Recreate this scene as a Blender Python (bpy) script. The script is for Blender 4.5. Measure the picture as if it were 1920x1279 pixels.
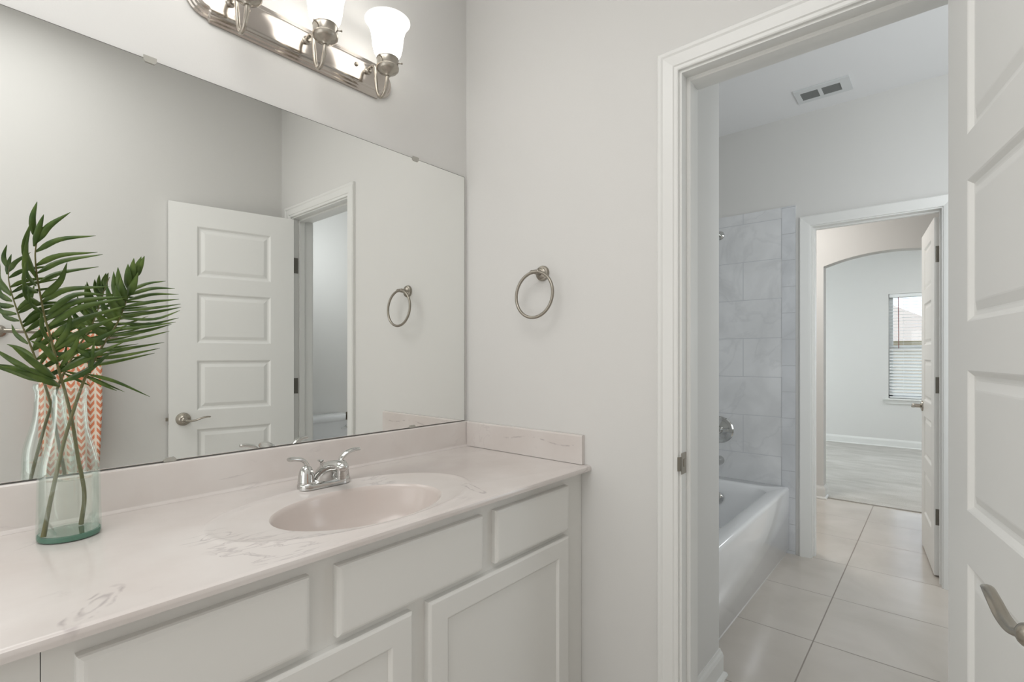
import bpy, bmesh, math, random
from mathutils import Vector, Matrix, noise
S = bpy.context.scene
for o in list(bpy.data.objects): bpy.data.objects.remove(o)
COL = S.collection
PI = math.pi
R = math.radians

def lin(c):
    return tuple(((v/255)/12.92 if v/255 <= .04045 else ((v/255+.055)/1.055)**2.4) for v in c) + (1,)

# ------------------------------------------------------------------ camera
YAW = R(40.6255); FPX = 937.0; HOR = 665.78
CAM = Vector((-1.378, -1.420, 1.241))
cd = bpy.data.cameras.new('camera'); co = bpy.data.objects.new('camera', cd); COL.objects.link(co)
cd.sensor_width = 36; cd.lens = FPX/1920*36; cd.shift_y = (HOR-639.5)/1920
cd.clip_start = .01; cd.clip_end = 200
co.location = CAM; co.rotation_euler = (R(90), 0, YAW - R(90))
S.camera = co

# ------------------------------------------------------------------ world, lamps, exposure
S.view_settings.view_transform = 'Standard'; S.view_settings.look = 'None'
S.view_settings.gamma = 1; S.view_settings.use_curve_mapping = False
S.view_settings.exposure = 0.06
if hasattr(S, 'cycles'): S.cycles.transparent_max_bounces = 24
w = bpy.data.worlds.new('world'); S.world = w; w.use_nodes = True
bg = w.node_tree.nodes['Background']; bg.inputs[0].default_value = (.72, .80, .95, 1); bg.inputs[1].default_value = 2.3

def area(name, loc, rot, sx, sy, power, col):
    l = bpy.data.lights.new(name, 'AREA'); l.shape = 'RECTANGLE'; l.size = sx; l.size_y = sy
    l.energy = power; l.color = col
    o = bpy.data.objects.new(name, l); COL.objects.link(o); o.location = loc; o.rotation_euler = rot
    return o
area('vanity_room_fill_top', (-1.65, -.85, 2.70), (0, 0, 0), 1.4, 1.0, 15, (1, .992, .985))  # added soft fill under the ceiling, no fixture behind it
area('vanity_room_fill_back', (-2.97, -.80, 1.0), (R(90), 0, R(-90)), 1.5, 1.9, 10.5, (.985, .995, 1))  # added fill in front of the solid back wall, no window there
area('bathroom_fill_side', (1.55, -2.40, 1.35), (R(-90), 0, R(180)), .8, 1.1, 8, (.90, .96, 1))  # invented cool fill on the side wall, no window is built
area('bathroom_fill_end', (.15, -1.85, 2.1), (R(80), 0, R(-90)), .5, .4, 8.5, (.94, .98, 1)).data.spread = R(140)  # added fill behind the end wall, brightens far wall and tile
area('hall_ceiling_lamp', (2.85, -.2, 2.70), (0, 0, 0), .5, .5, 18, (1, .965, .93))
area('bedroom_window_daylight', (5.4, 1.74, 1.4), (R(90), 0, 0), 1.7, 1.4, 58, (.86, .95, 1))
area('bedroom_fill_top', (5.5, -2.1, 2.70), (0, 0, 0), 1, 1, 25, (.93, .97, 1))  # added fill to lift bedroom wall and carpet, no fixture
BULB = .46

# ------------------------------------------------------------------ helpers
OFF = {}
class MB:
    def __init__(s): s.b = bmesh.new()
    def add(s, vs, fs):
        v = [s.b.verts.new(p) for p in vs]
        for f in fs:
            try: s.b.faces.new([v[i] for i in f])
            except ValueError: pass
        return v
    def box(s, x0, x1, y0, y1, z0, z1, bev=0, seg=2):
        x0, x1 = sorted((x0, x1)); y0, y1 = sorted((y0, y1)); z0, z1 = sorted((z0, z1))
        v = s.add([(x0,y0,z0),(x1,y0,z0),(x1,y1,z0),(x0,y1,z0),(x0,y0,z1),(x1,y0,z1),(x1,y1,z1),(x0,y1,z1)],
                  [(0,3,2,1),(4,5,6,7),(0,1,5,4),(1,2,6,5),(2,3,7,6),(3,0,4,7)])
        if bev:
            es = list({e for q in v for e in q.link_edges})
            bmesh.ops.bevel(s.b, geom=es, offset=bev, segments=seg, affect='EDGES', profile=.5)
        return s
    def loops(s, L, closed=True, cap0=False, cap1=False):
        V = [[s.b.verts.new(p) for p in l] for l in L]
        n = len(V[0])
        for a, b in zip(V, V[1:]):
            for i in range(n if closed else n-1):
                j = (i+1) % n
                try: s.b.faces.new((a[i], a[j], b[j], b[i]))
                except ValueError: pass
        if cap0: s.b.faces.new(list(reversed(V[0])))
        if cap1: s.b.faces.new(V[-1])
        return s
    def lathe(s, prof, c=(0,0,0), axis=(0,0,1), n=32, cap0=False, cap1=False, sx=1, sy=1):
        q = Vector((0,0,1)).rotation_difference(Vector(axis)); c = Vector(c)
        L = []
        for r, z in prof:
            L.append([c + q @ Vector((r*sx*math.cos(2*PI*i/n), r*sy*math.sin(2*PI*i/n), z)) for i in range(n)])
        return s.loops(L, True, cap0, cap1)
    def tube(s, pts, r, n=10, caps=True, flat=1, up=(0,0,1), closed=False):
        pts = [Vector(p) for p in pts]; m = len(pts)
        rs = r if isinstance(r, (list, tuple)) else [r]*m
        up = Vector(up); L = []; prev = None
        for i, p in enumerate(pts):
            if closed: t = pts[(i+1) % m] - pts[i-1]
            else: t = pts[min(i+1, m-1)] - pts[max(i-1, 0)]
            t.normalize()
            if prev is None:
                a = up if abs(t.dot(up)) < .95 else Vector((1,0,0)) if abs(t.x) < .9 else Vector((0,1,0))
                u = (a - t*a.dot(t)).normalized()
            else: u = (prev - t*prev.dot(t)).normalized()
            prev = u; b = t.cross(u)
            L.append([p + (u*math.cos(2*PI*k/n)*flat + b*math.sin(2*PI*k/n))*rs[i] for k in range(n)])
        if closed: L.append(L[0])
        s.loops(L, True, caps and not closed, caps and not closed)
        if closed: bmesh.ops.remove_doubles(s.b, verts=s.b.verts, dist=1e-6)
        return s
    def sphere(s, c, r, u=16, v=10):
        M = Matrix.Translation(Vector(c))
        if isinstance(r, (tuple, list)): M = M @ Matrix.Diagonal((*r, 1)); r = 1
        bmesh.ops.create_uvsphere(s.b, u_segments=u, v_segments=v, radius=r, matrix=M)
        return s
    def build(s, name, mat, parent=None, smooth=None, label=None, sub=0):
        bmesh.ops.recalc_face_normals(s.b, faces=s.b.faces)
        off = OFF.get(parent.name, Vector()) if parent else Vector()
        if off.length: bmesh.ops.translate(s.b, verts=s.b.verts, vec=-off)
        me = bpy.data.meshes.new(name); s.b.to_mesh(me); s.b.free()
        me.materials.append(mat)
        o = bpy.data.objects.new(name, me); COL.objects.link(o)
        if parent: o.parent = parent; OFF[o.name] = off
        if smooth:
            for p in me.polygons: p.use_smooth = True
            if smooth < 180:
                me.set_sharp_from_angle(angle=R(smooth))
        if sub:
            m = o.modifiers.new('s', 'SUBSURF'); m.levels = sub; m.render_levels = sub
        if label: o['label'] = label
        return o

def thing(name, label, cat, loc, group=None):
    o = bpy.data.objects.new(name, None); COL.objects.link(o); o.empty_display_size = .05
    o.location = loc; OFF[o.name] = Vector(loc)
    o['label'] = label; o['category'] = cat
    if group: o['group'] = group
    return o
def tag(o, label, cat, group=None):
    o['label'] = label; o['category'] = cat
    if group: o['group'] = group
    return o
def struct(o):
    o['kind'] = 'structure'; return o

def cr(pts, k=6):                       # Catmull-Rom through points
    P = [Vector(p) for p in pts]; P = [2*P[0]-P[1]] + P + [2*P[-1]-P[-2]]; out = []
    for i in range(1, len(P)-2):
        for j in range(k):
            t = j/k; a, b, c, d = P[i-1:i+3]
            out.append(.5*((2*b)+(c-a)*t+(2*a-5*b+4*c-d)*t*t+(3*b-a-3*c+d)*t**3))
    out.append(P[-2]); return out

# ------------------------------------------------------------------ materials
def new(name):
    m = bpy.data.materials.new(name); m.use_nodes = True
    return m, m.node_tree.nodes, m.node_tree.links, m.node_tree.nodes['Principled BSDF']
def P(name, c, rough=.5, metal=0, spec=.5, bump=0, bscale=200, coat=0):
    m, n, l, p = new(name)
    p.inputs['Base Color'].default_value = lin(c); p.inputs['Roughness'].default_value = rough
    p.inputs['Metallic'].default_value = metal; p.inputs['Specular IOR Level'].default_value = spec
    p.inputs['Coat Weight'].default_value = coat; p.inputs['Coat Roughness'].default_value = .08
    if bump:
        tc = n.new('ShaderNodeTexCoord'); t = n.new('ShaderNodeTexNoise'); t.inputs['Scale'].default_value = bscale
        t.inputs['Detail'].default_value = 3
        b = n.new('ShaderNodeBump'); b.inputs['Strength'].default_value = bump; b.inputs['Distance'].default_value = .002
        l.new(tc.outputs['Object'], t.inputs['Vector']); l.new(t.outputs['Fac'], b.inputs['Height']); l.new(b.outputs[0], p.inputs['Normal'])
    return m

WALL = P('wall_paint', (224, 223, 220), .6, spec=.25, bump=.08, bscale=260)
CEIL = P('ceiling_paint', (240, 240, 240), .8, spec=.2, bump=.15, bscale=120)
TRIM = P('trim_paint', (234, 234, 231), .32, spec=.5)
DOORP = P('door_paint', (240, 240, 237), .38, spec=.45, bump=.03, bscale=300)
CAB = P('cabinet_paint', (236, 235, 231), .42, spec=.4)
NICK = P('brushed_nickel', (176, 170, 160), .26, 1)
NICKD = P('satin_nickel', (158, 152, 142), .34, 1)
CHROME = P('chrome', (206, 206, 204), .06, 1)
PLATE = P('polished_nickel', (196, 189, 182), .16, 1)
PORC = P('white_porcelain', (238, 239, 240), .07, spec=.5, coat=.4)
DARK = P('dark_gap', (38, 38, 38), .7)
MIRR = P('mirror_silver', (246, 247, 245), 0.0, 1)
MEDGE = P('mirror_edge', (92, 90, 84), .3)
CLIP = P('clear_plastic_clip', (178, 176, 168), .2)
HINGE = P('hinge_metal', (120, 117, 110), .38, 1)
VENTD = P('vent_shadow', (52, 54, 52), .8)
VENTW = P('vent_white', (222, 224, 224), .5)
BLIND = P('blind_white', (240, 241, 240), .45)
WAND = P('wand_plastic', (132, 70, 66), .4)
VINYL = P('vinyl_white', (248, 250, 250), .35)
ROOF = P('shingle', (196, 182, 166), .9, bump=.5, bscale=8)
HOUSEW = P('house_brick', (214, 194, 172), .9)
GRASS = P('lawn', (104, 122, 76), .95)
BROWN = P('stem_olive', (104, 100, 54), .5)

def ramp(n, pts):
    r = n.new('ShaderNodeValToRGB'); e = r.color_ramp.elements
    while len(e) < len(pts): e.new(.5)
    for q, (pos, c) in zip(e, pts): q.position = pos; q.color = c if len(c) == 4 else lin(c)
    return r

def tile_mat(name, axes, bw, rh, shift, offset, mortar, c1, c2, cm, rough, veins=0, mscale=3, bump=.25):
    m, n, l, p = new(name)
    tc = n.new('ShaderNodeTexCoord'); sp = n.new('ShaderNodeSeparateXYZ'); l.new(tc.outputs['Object'], sp.inputs[0])
    cb = n.new('ShaderNodeCombineXYZ')
    for k, (ax, sg, sh) in enumerate(zip(axes[0], axes[1], shift)):
        ma = n.new('ShaderNodeMath'); ma.operation = 'MULTIPLY_ADD'; l.new(sp.outputs[ax], ma.inputs[0])
        ma.inputs[1].default_value = sg; ma.inputs[2].default_value = sh; l.new(ma.outputs[0], cb.inputs[k])
    br = n.new('ShaderNodeTexBrick'); l.new(cb.outputs[0], br.inputs['Vector'])
    br.offset = offset; br.offset_frequency = 2; br.squash = 1
    br.inputs['Scale'].default_value = 1; br.inputs['Mortar Size'].default_value = mortar
    br.inputs['Mortar Smooth'].default_value = .2; br.inputs['Brick Width'].default_value = bw; br.inputs['Row Height'].default_value = rh
    no = n.new('ShaderNodeTexNoise'); no.inputs['Scale'].default_value = mscale; no.inputs['Detail'].default_value = 6
    no.inputs['Distortion'].default_value = .6; l.new(tc.outputs['Object'], no.inputs['Vector'])
    rp = ramp(n, [(.3, c1), (.7, c2)]); l.new(no.outputs['Fac'], rp.inputs[0]); src = rp.outputs[0]
    if veins:
        n2 = n.new('ShaderNodeTexNoise'); n2.inputs['Scale'].default_value = 2.3; n2.inputs['Detail'].default_value = 5; n2.inputs['Distortion'].default_value = 1.4
        l.new(tc.outputs['Object'], n2.inputs['Vector'])
        r2 = ramp(n, [(.47, (0,0,0,1)), (.5, (1,1,1,1)), (.53, (0,0,0,1))]); l.new(n2.outputs['Fac'], r2.inputs[0])
        mx = n.new('ShaderNodeMixRGB'); mm = n.new('ShaderNodeMath'); mm.operation = 'MULTIPLY'; mm.inputs[1].default_value = veins
        l.new(r2.outputs[0], mm.inputs[0]); l.new(mm.outputs[0], mx.inputs[0]); l.new(src, mx.inputs[1]); mx.inputs[2].default_value = lin((128, 130, 134)); src = mx.outputs[0]
    mx = n.new('ShaderNodeMixRGB'); l.new(br.outputs['Fac'], mx.inputs[0]); l.new(src, mx.inputs[1]); mx.inputs[2].default_value = lin(cm)
    l.new(mx.outputs[0], p.inputs['Base Color'])
    rr = n.new('ShaderNodeMapRange'); l.new(br.outputs['Fac'], rr.inputs[0]); rr.inputs[3].default_value = rough; rr.inputs[4].default_value = .8
    l.new(rr.outputs[0], p.inputs['Roughness'])
    b = n.new('ShaderNodeBump'); b.invert = True; b.inputs['Strength'].default_value = bump; b.inputs['Distance'].default_value = .002
    l.new(br.outputs['Fac'], b.inputs['Height']); l.new(b.outputs[0], p.inputs['Normal'])
    return m
FLOORT = tile_mat('floor_tile', ('XY', (1, 1)), .515, .515, (-1.118+.515*10, 1.0+.5*.0+.515*10), 0, .003,
                  (194, 187, 178), (206, 199, 191), (154, 147, 139), .19, 0, 3.2)
WTILE = tile_mat('wall_tile_far', ('YZ', (-1, 1)), .458, .251, (-.2+4.58, -.095+2.51*0), .5, .0022,
                 (216, 217, 218), (235, 236, 237), (200, 202, 205), .22, .09, 4)
WTILES = tile_mat('wall_tile_side', ('XZ', (1, 1)), .458, .251, (0, -.095), .5, .0022,
                  (216, 217, 218), (235, 236, 237), (200, 202, 205), .22, .09, 4)
WTILEB = tile_mat('wall_tile_border', ('YZ', (-1, 1)), .6, .165, (3.2, -.02), 0, .0022,
                  (206, 208, 211), (224, 226, 229), (188, 190, 193), .24, .06, 5)

def marble(name, swirls=(), wave=None, strength=.45):
    m, n, l, p = new(name)
    geo = n.new('ShaderNodeNewGeometry'); pos = geo.outputs['Position']
    def M(op, a, b=None, c=None):
        q = n.new('ShaderNodeMath'); q.operation = op
        for k, v in enumerate((a, b, c)):
            if v is None: continue
            if isinstance(v, (int, float)): q.inputs[k].default_value = v
            else: l.new(v, q.inputs[k])
        return q.outputs[0]
    def N(scale, detail, dist=0, vec=None):
        q = n.new('ShaderNodeTexNoise'); q.inputs['Scale'].default_value = scale; q.inputs['Detail'].default_value = detail; q.inputs['Distortion'].default_value = dist
        l.new(vec or pos, q.inputs['Vector']); return q.outputs['Fac']
    mp = n.new('ShaderNodeMapping'); mp.inputs['Rotation'].default_value = (0, 0, .25); mp.inputs['Scale'].default_value = (.8, 2.4, 2.0); l.new(pos, mp.inputs[0])
    lines = ramp(n, [(.0, (0,0,0,1)), (.46, (0,0,0,1)), (.47, (1,1,1,1)), (.482, (.1,.1,.1,1)), (.495, (.8,.8,.8,1)), (.505, (0,0,0,1))]); l.new(N(3.6, 4, 2.0, mp.outputs[0]), lines.inputs[0])
    mr = ramp(n, [(.57, (0,0,0,1)), (.66, (1,1,1,1))]); l.new(N(5.2, 2), mr.inputs[0])
    veins = M('MULTIPLY', M('MULTIPLY', lines.outputs[0], mr.outputs[0]), strength)
    sp = n.new('ShaderNodeSeparateXYZ'); l.new(pos, sp.inputs[0])
    wob = M('MULTIPLY', M('SUBTRACT', N(30, 3), .5), .018); wob2 = M('MULTIPLY', M('SUBTRACT', N(23, 3, 0), .5), .014)
    X = M('ADD', sp.outputs['X'], wob); Y = M('ADD', sp.outputs['Y'], wob2); Z = M('ADD', sp.outputs['Z'], M('MULTIPLY', wob, .5))
    brk = ramp(n, [(.40, (0,0,0,1)), (.60, (1,1,1,1))]); l.new(N(42, 2), brk.inputs[0])
    for x0, y0, ang, a, b, w, rings in swirls:
        dx, dy = M('SUBTRACT', X, x0), M('SUBTRACT', Y, y0); c, sn = math.cos(R(ang)), math.sin(R(ang))
        u = M('DIVIDE', M('ADD', M('MULTIPLY', dx, c), M('MULTIPLY', dy, sn)), a); v = M('DIVIDE', M('SUBTRACT', M('MULTIPLY', dy, c), M('MULTIPLY', dx, sn)), b)
        rr = M('SQRT', M('ADD', M('MULTIPLY', u, u), M('MULTIPLY', v, v)))
        for rad in rings:
            k = M('MAXIMUM', M('SUBTRACT', 1, M('DIVIDE', M('ABSOLUTE', M('SUBTRACT', rr, rad)), w/b)), 0)
            veins = M('MAXIMUM', veins, M('MULTIPLY', M('MULTIPLY', k, brk.outputs[0]), .5))
    if wave:
        z0, amp, yc, half, y0, y1, w = wave
        d = M('SUBTRACT', Z, M('MULTIPLY_ADD', M('COSINE', M('MULTIPLY', M('ADD', sp.outputs['Y'], -yc), PI/half)), amp, z0))
        k = M('MAXIMUM', M('SUBTRACT', 1, M('DIVIDE', M('ABSOLUTE', d), w)), 0)
        k = M('MULTIPLY', M('MULTIPLY', k, M('GREATER_THAN', sp.outputs['Y'], y0)), M('LESS_THAN', sp.outputs['Y'], y1))
        veins = M('MAXIMUM', veins, M('MULTIPLY', M('MULTIPLY', k, brk.outputs[0]), .5))
    br = ramp(n, [(.35, (217, 209, 204)), (.65, (226, 220, 216))]); l.new(N(5, 4), br.inputs[0])
    mx = n.new('ShaderNodeMixRGB'); l.new(veins, mx.inputs[0]); l.new(br.outputs[0], mx.inputs[1]); mx.inputs[2].default_value = lin((150, 138, 142))
    l.new(mx.outputs[0], p.inputs['Base Color']); p.inputs['Roughness'].default_value = .2; p.inputs['Coat Weight'].default_value = .12; p.inputs['Coat Roughness'].default_value = .06
    return m
MARB = marble('cultured_marble', [(-1.228, -.515, 54, .062, .018, .0034, (.5, 1.0)), (-.893, -.487, -28, .050, .013, .0020, (.5, 1.0)), (-.440, -.480, 75, .055, .012, .0030, (1.0,)), (-1.015, -.348, 10, .028, .014, .0018, (1.0,))])
MARBS = marble('cultured_marble_splash', (), (.950, .008, -.34, .122, -.515, -.20, .0034), .3)
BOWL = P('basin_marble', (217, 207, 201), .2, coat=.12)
MARBB = marble('cultured_marble_back', (), None, .25)

def carpet():
    m, n, l, p = new('carpet')
    tc = n.new('ShaderNodeTexCoord'); a = n.new('ShaderNodeTexNoise'); a.inputs['Scale'].default_value = 140; a.inputs['Detail'].default_value = 3
    b = n.new('ShaderNodeTexNoise'); b.inputs['Scale'].default_value = 5; b.inputs['Detail'].default_value = 4
    mp = n.new('ShaderNodeMapping'); mp.inputs['Scale'].default_value = (1.6, .6, 1); l.new(tc.outputs['Object'], mp.inputs[0]); l.new(mp.outputs[0], b.inputs['Vector'])
    l.new(tc.outputs['Object'], a.inputs['Vector'])
    ad = n.new('ShaderNodeMath'); ad.operation = 'MULTIPLY_ADD'; ad.inputs[1].default_value = .4
    l.new(a.outputs['Fac'], ad.inputs[0]); l.new(b.outputs['Fac'], ad.inputs[2])
    r = ramp(n, [(.45, (184, 181, 174)), (.95, (212, 209, 204))]); l.new(ad.outputs[0], r.inputs[0]); l.new(r.outputs[0], p.inputs['Base Color'])
    p.inputs['Roughness'].default_value = 1; p.inputs['Specular IOR Level'].default_value = .05
    bp = n.new('ShaderNodeBump'); bp.inputs['Distance'].default_value = .01; bp.inputs['Strength'].default_value = .7; l.new(a.outputs['Fac'], bp.inputs['Height']); l.new(bp.outputs[0], p.inputs['Normal'])
    return m
CARPET = carpet()

def thin_glass(name, tint, gl=.9, base=.04):
    m, n, l, p = new(name); n.remove(p); out = n['Material Output']
    t = n.new('ShaderNodeBsdfTransparent'); t.inputs[0].default_value = tint
    g = n.new('ShaderNodeBsdfGlossy'); g.inputs['Roughness'].default_value = .02; g.inputs[0].default_value = (.92, .97, .95, 1)
    lw = n.new('ShaderNodeLayerWeight'); lw.inputs[0].default_value = .22
    mr = n.new('ShaderNodeMapRange'); l.new(lw.outputs['Fresnel'], mr.inputs[0]); mr.inputs[3].default_value = base; mr.inputs[4].default_value = gl
    mx = n.new('ShaderNodeMixShader'); l.new(mr.outputs[0], mx.inputs[0]); l.new(t.outputs[0], mx.inputs[1]); l.new(g.outputs[0], mx.inputs[2])
    l.new(mx.outputs[0], out.inputs[0]); return m
VGLASS = thin_glass('vase_glass', (.972, .988, .98, 1), .38, .03)
VBASE = P('vase_base_glass', (112, 158, 138), .05); 
_p = VBASE.node_tree.nodes['Principled BSDF']; _p.inputs['Transmission Weight'].default_value = .35; _p.inputs['IOR'].default_value = 1.3
WATER = thin_glass('water', (.985, .992, .98, 1), .5, .02)
PANE = thin_glass('window_glass', (.96, .97, .97, 1), .6, .03)

def leaf(name, c1, c2):
    m, n, l, p = new(name); out = n['Material Output']
    tc = n.new('ShaderNodeTexCoord'); a = n.new('ShaderNodeTexNoise'); a.inputs['Scale'].default_value = 28; l.new(tc.outputs['Object'], a.inputs['Vector'])
    r = ramp(n, [(.35, c1), (.7, c2)]); l.new(a.outputs['Fac'], r.inputs[0]); l.new(r.outputs[0], p.inputs['Base Color']); p.inputs['Roughness'].default_value = .42
    t = n.new('ShaderNodeBsdfTranslucent'); l.new(r.outputs[0], t.inputs[0])
    mx = n.new('ShaderNodeMixShader'); mx.inputs[0].default_value = .3; l.new(p.outputs[0], mx.inputs[1]); l.new(t.outputs[0], mx.inputs[2]); l.new(mx.outputs[0], out.inputs[0])
    return m
LEAF = leaf('palm_leaf', (70, 99, 40), (114, 138, 62))

def frosted():
    m, n, l, p = new('frosted_glass'); out = n['Material Output']; n.remove(p)
    t = n.new('ShaderNodeBsdfTranslucent'); t.inputs[0].default_value = (.95, .945, .93, 1)
    d = n.new('ShaderNodeBsdfDiffuse'); d.inputs[0].default_value = (.95, .95, .94, 1)
    e = n.new('ShaderNodeEmission'); e.inputs[0].default_value = (1, .985, .96, 1); e.inputs[1].default_value = .42
    mx = n.new('ShaderNodeMixShader'); mx.inputs[0].default_value = .4; l.new(t.outputs[0], mx.inputs[1]); l.new(d.outputs[0], mx.inputs[2])
    ad = n.new('ShaderNodeAddShader'); l.new(mx.outputs[0], ad.inputs[0]); l.new(e.outputs[0], ad.inputs[1]); l.new(ad.outputs[0], out.inputs[0])
    return m
FROST = frosted()

def towel_mat():
    m, n, l, p = new('coral_chevron_terry')
    tc = n.new('ShaderNodeTexCoord'); sp = n.new('ShaderNodeSeparateXYZ'); l.new(tc.outputs['Object'], sp.inputs[0])
    def M(op, a, b=None, c=None):
        q = n.new('ShaderNodeMath'); q.operation = op
        for k, v in enumerate((a, b, c)):
            if v is None: continue
            if isinstance(v, (int, float)): q.inputs[k].default_value = v
            else: l.new(v, q.inputs[k])
        return q.outputs[0]
    cw = .034
    u = M('FRACT', M('DIVIDE', M('ADD', sp.outputs['X'], 5), cw))              # column coordinate
    tri = M('ABSOLUTE', M('SUBTRACT', u, .5))                                  # 0 at column centre
    v = M('FRACT', M('DIVIDE', M('ADD', M('ADD', sp.outputs['Z'], 3), M('MULTIPLY', tri, -.05)), .031))
    band = M('LESS_THAN', v, .56)
    gut = M('LESS_THAN', tri, .40)
    f = M('MULTIPLY', band, gut)
    mx = n.new('ShaderNodeMixRGB'); l.new(f, mx.inputs[0]); mx.inputs[1].default_value = lin((246, 232, 216)); mx.inputs[2].default_value = lin((232, 146, 112))
    l.new(mx.outputs[0], p.inputs['Base Color']); p.inputs['Roughness'].default_value = .95; p.inputs['Specular IOR Level'].default_value = .1
    a = n.new('ShaderNodeTexNoise'); a.inputs['Scale'].default_value = 350; l.new(tc.outputs['Object'], a.inputs['Vector'])
    b = n.new('ShaderNodeBump'); b.inputs['Strength'].default_value = .6; b.inputs['Distance'].default_value = .002; l.new(a.outputs['Fac'], b.inputs['Height']); l.new(b.outputs[0], p.inputs['Normal'])
    return m
TOWEL = towel_mat()

# ------------------------------------------------------------------ setting
H = 2.73; YR = -1.598                       # ceiling height, right wall of the vanity room
JL, JR, JH = -.867, -1.463, 2.035           # doorway 1: jamb faces and head
def wallbox(name, boxes, mat=WALL):
    m = MB()
    for b in boxes: m.box(*b)
    return struct(m.build(name, mat))
wallbox('wall_left', [(-3.1, .122, 0, .12, 0, H)])
wallbox('wall_end', [(0, .122, 0, JL+.018, 0, H), (0, .122, JL+.018, JR-.018, JH+.018, H), (0, .122, JR-.018, -2.54, 0, H)])
wallbox('wall_right', [(-3.1, 0, YR, YR-.12, 0, H)])
wallbox('wall_back', [(-3.1, -3.0, 0, YR, 0, H)])
wallbox('wall_alcove', [(.122, .607, .18, -.77, 0, H)])
wallbox('wall_tub', [(.607, 2.25, .06, .18, 0, H)])
F0, F1 = 2.132, 2.252
DL, DR, DH = -.824, -1.424, 2.025            # doorway 2
wallbox('wall_far', [(F0, F1, .06, DL+.016, 0, H), (F0, F1, DL+.016, DR-.016, DH+.016, H), (F0, F1, DR-.016, -2.42, 0, H)])
wallbox('wall_side', [(.122, 2.252, -2.42, -2.54, 0, H)])
# hall and bedroom
wallbox('wall_hall_left', [(F1, 3.65, 1.2, 1.32, 0, H), (F0, F1, .18, 1.32, 0, H)])
wallbox('wall_hall_right', [(F1, 3.65, -3.0, -3.12, 0, H), (F0, F1, -2.42, -3.12, 0, H)])
AL, AR, AZ, AP = -.652, -1.60, 2.005, 2.088   # arch: sides, springing, crown
m = MB()
m.box(3.65, 3.77, AL, 1.8, 0, H); m.box(3.65, 3.77, AR, -3.2, 0, H)
na = 24; ca = (AL+AR)/2; ha = (AL-AR)/2; rise = AP-AZ; rad = (ha*ha+rise*rise)/(2*rise)
arc = []
for i in range(na+1):
    y = AL + (AR-AL)*i/na; arc.append((y, AP-rad+math.sqrt(rad*rad-(y-ca)**2)))
m.loops([[(3.65, y, z) for y, z in arc], [(3.77, y, z) for y, z in arc]], closed=False)
for x in (3.65, 3.77):
    for (y0, z0), (y1, z1) in zip(arc, arc[1:]): m.add([(x, y0, z0), (x, y1, z1), (x, y1, H), (x, y0, H)], [(0, 1, 2, 3)])
struct(m.build('wall_arch', WALL))
BX = 7.05; W0, W1, WZ0, WZ1 = -.885, -1.80, .66, 2.06
wallbox('wall_bedroom', [(BX, BX+.14, W0, 1.92, 0, H), (BX, BX+.14, W1, -3.3, 0, H), (BX, BX+.14, W0, W1, 0, WZ0), (BX, BX+.14, W0, W1, WZ1, H)])
wallbox('wall_bedroom_left', [(3.65, BX+.14, 1.8, 1.92, 0, H)])
wallbox('wall_bedroom_right', [(3.65, BX+.14, -3.2, -3.32, 0, H)])
struct(MB().box(-3.1, BX+.14, -3.32, 1.92, H, H+.1).build('ceiling', CEIL))
struct(MB().box(-3.1, 3.69, -3.32, 1.92, -.1, 0).build('floor', FLOORT))
struct(MB().box(3.69, BX+.14, -3.32, 1.92, -.1, .008).build('floor_bedroom', CARPET))

# casing / jamb / stop swept round an opening: profile of (w outward from the opening, d proud of the wall)
def sweep_open(mb, prof, yl, yr, zt, x, sgn, close=True):
    L = []
    for wv, d in prof:
        X = x + sgn*d
        L.append([(X, yl+wv, 0), (X, yl+wv, zt+wv), (X, yr-wv, zt+wv), (X, yr-wv, 0)])
    if close: L.append(L[0])
    mb.loops(L, closed=False)
    if close:
        n = len(prof)
        for k in (0, 3): mb.add([L[i][k] for i in range(n)], [list(range(n))])
CAS = [(0, 0), (0, .008), (.003, .010), (.011, .010), (.014, .013), (.042, .0155), (.047, .0185), (.056, .0185), (.060, .014), (.060, 0)]
CAS2 = [(0, 0), (0, .009), (.010, .011), (.044, .0155), (.054, .017), (.060, .013), (.060, 0)]
def doorway(name, yl, yr, zt, x0, x1, stop, far=True, CAS=CAS):
    m = MB()
    sweep_open(m, CAS, yl+.007, yr-.007, zt+.007, x0, -1)
    if far: sweep_open(m, CAS, yl+.007, yr-.007, zt+.007, x1, 1)
    sweep_open(m, [(.0, 0), (.0, x1-x0), (.018, x1-x0), (.018, 0)], yl, yr, zt, x0, 1)
    s0, s1 = stop
    sweep_open(m, [(0, s0), (-.007, s0), (-.010, s0+.003), (-.010, s1-.003), (-.007, s1), (0, s1)], yl, yr, zt, x0, 1)
    return struct(m.build(name, TRIM))
tr1 = doorway('trim_1', JL, JR, JH, 0, .122, (.037, .072))
tr2 = doorway('trim_2', DL, DR, DH, F0, F1, (.045, .082), True, CAS2)
OFF[tr1.name] = Vector()
m = MB(); m.box(-.004, .03, JL-.0015, JL+.0005, .905, .965, .0008); m.tube([(-.004, JL-.001, .92), (-.012, JL+.004, .92)], .001, 6)
m.loops([[(-.003, JL-.0015, z), (-.010, JL+.001, z), (-.016, JL+.006, z)] for z in (.915, .935, .955)], closed=False)
m.box(.010, .022, JL-.003, JL-.0014, .925, .947)
m.build('strike_plate', NICKD, tr1, label='nickel strike plate')

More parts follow.
